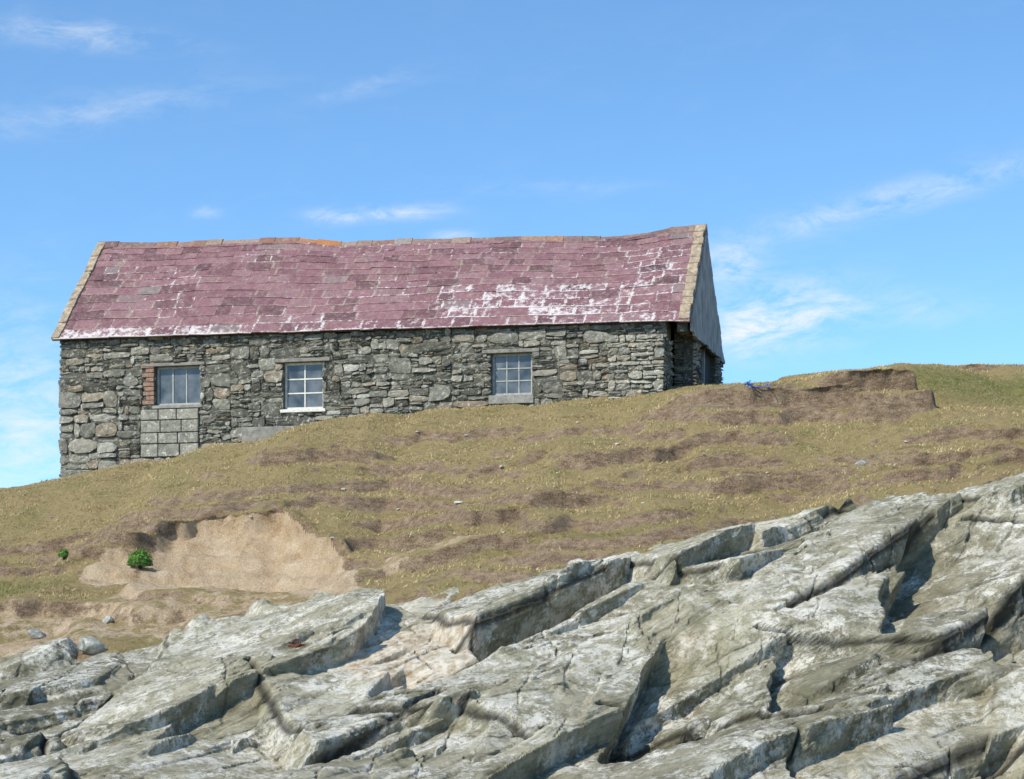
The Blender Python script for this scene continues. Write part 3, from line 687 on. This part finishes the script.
# ------------------------------------------------------------------ light, sky
sv=Vector((-.60,-.62,.78)).normalized()
sun=bpy.data.lights.new('sun','SUN');sun.energy=5;sun.angle=math.radians(.5);sun.color=(1,.94,.82)
so=bpy.data.objects.new('sun',sun);bpy.context.scene.collection.objects.link(so);so.rotation_euler=sv.to_track_quat('Z','Y').to_euler();so.location=(-20,-10,40)
wd=bpy.data.worlds.new('World');bpy.context.scene.world=wd;wd.use_nodes=True;nt=wd.node_tree;nt.nodes.clear()
N_=lambda ty:nt.nodes.new(ty);lk=nt.links.new
def wm(op,a,b=0.,c=0.,cl=False):
    n=N_('ShaderNodeMath');n.operation=op;n.use_clamp=cl
    for i,v in enumerate((a,b,c)):
        if isinstance(v,bpy.types.NodeSocket): lk(v,n.inputs[i])
        else: n.inputs[i].default_value=v
    return n.outputs[0]
tc=N_('ShaderNodeTexCoord');sep=N_('ShaderNodeSeparateXYZ');lk(tc.outputs['Generated'],sep.inputs[0])
cb=N_('ShaderNodeCombineXYZ');lk(sep.outputs[0],cb.inputs[0]);lk(sep.outputs[1],cb.inputs[1])
lk(wm('ADD',wm('MULTIPLY',sep.outputs[2],1.35),.085),cb.inputs[2])
nm=N_('ShaderNodeVectorMath');nm.operation='NORMALIZE';lk(cb.outputs[0],nm.inputs[0])
sky=N_('ShaderNodeTexSky');sky.sky_type='NISHITA';sky.sun_disc=False;sky.sun_elevation=math.asin(sv.z);sky.sun_rotation=math.atan2(sv.x,sv.y)
sky.air_density=1.1;sky.dust_density=.2;sky.ozone_density=2.5;lk(nm.outputs[0],sky.inputs[0])
tint=N_('ShaderNodeMix');tint.data_type='RGBA';tint.blend_type='MULTIPLY';tint.inputs[0].default_value=1;lk(sky.outputs[0],tint.inputs[6]);tint.inputs[7].default_value=(1.08,1.45,1.62,1)
az=wm('ARCTAN2',sep.outputs[0],sep.outputs[1]);el=wm('ARCSINE',sep.outputs[2])
def blob(px,py,wx,wy,rot,amp):
    a0=math.atan((px-512)/F);e0=math.atan((HOR-py)/F*math.cos(a0));c,s=math.cos(rot),math.sin(rot)
    da=wm('SUBTRACT',az,a0);de=wm('SUBTRACT',el,e0)
    x=wm('ADD',wm('MULTIPLY',da,c*F/wx),wm('MULTIPLY',de,s*F/wx));y=wm('ADD',wm('MULTIPLY',da,-s*F/wy),wm('MULTIPLY',de,c*F/wy))
    r2=wm('ADD',wm('MULTIPLY',x,x),wm('MULTIPLY',y,y))
    return wm('MULTIPLY',wm('EXPONENT',wm('MULTIPLY',r2,-1.)),amp)
bl=None
for b in [(80,34,90,12,-.05,.42),(90,112,130,14,.2,.26),(370,85,70,9,.25,.18),(385,214,55,7,.08,.8),(325,215,22,6,0,.4),(455,236,22,5,0,.5),(205,212,12,5,0,.4),(790,314,70,30,.1,.95),(735,265,30,16,0,.75),(738,332,40,24,0,.7),(910,195,170,13,.2,.5),(25,430,50,100,0,.65),(560,188,90,8,.0,.14),(930,310,60,14,0,.25)]:
    v=blob(*b);bl=v if bl is None else wm('ADD',bl,v)
cc=N_('ShaderNodeCombineXYZ');lk(wm('MULTIPLY',wm('ADD',az,wm('MULTIPLY',el,.45)),24),cc.inputs[0]);lk(wm('MULTIPLY',wm('SUBTRACT',el,wm('MULTIPLY',az,.15)),70),cc.inputs[1]);cc.inputs[2].default_value=2
nz=N_('ShaderNodeTexNoise');lk(cc.outputs[0],nz.inputs['Vector']);nz.inputs['Scale'].default_value=1;nz.inputs['Detail'].default_value=8;nz.inputs['Roughness'].default_value=.68;nz.inputs['Distortion'].default_value=.4
cl=wm('MULTIPLY',bl,wm('MULTIPLY',wm('SUBTRACT',nz.outputs['Fac'],.38,cl=True),4.2),cl=True)
cl=wm('ADD',cl,wm('MULTIPLY',wm('SUBTRACT',nz.outputs['Fac'],.5,cl=True),.1))
mx=N_('ShaderNodeMix');mx.data_type='RGBA';lk(cl,mx.inputs[0]);lk(tint.outputs[2],mx.inputs[6]);mx.inputs[7].default_value=(5.8,6.3,6.7,1)
bg=N_('ShaderNodeBackground');bg.inputs['Strength'].default_value=.15;lk(mx.outputs[2],bg.inputs['Color'])
ow=N_('ShaderNodeOutputWorld');lk(bg.outputs[0],ow.inputs[0])
# ------------------------------------------------------------------ camera
cd=bpy.data.cameras.new('camera');co=bpy.data.objects.new('camera',cd);bpy.context.scene.collection.objects.link(co)
co.location=(0,0,0);co.rotation_euler=(math.radians(90),0,0);cd.sensor_width=36;cd.lens=F/1024*36;cd.shift_y=(HOR-389.5)/1024
cd.clip_end=5000;cd.clip_start=.1
sc=bpy.context.scene;sc.camera=co;sc.view_settings.view_transform='Standard';sc.view_settings.look='None';sc.view_settings.exposure=0
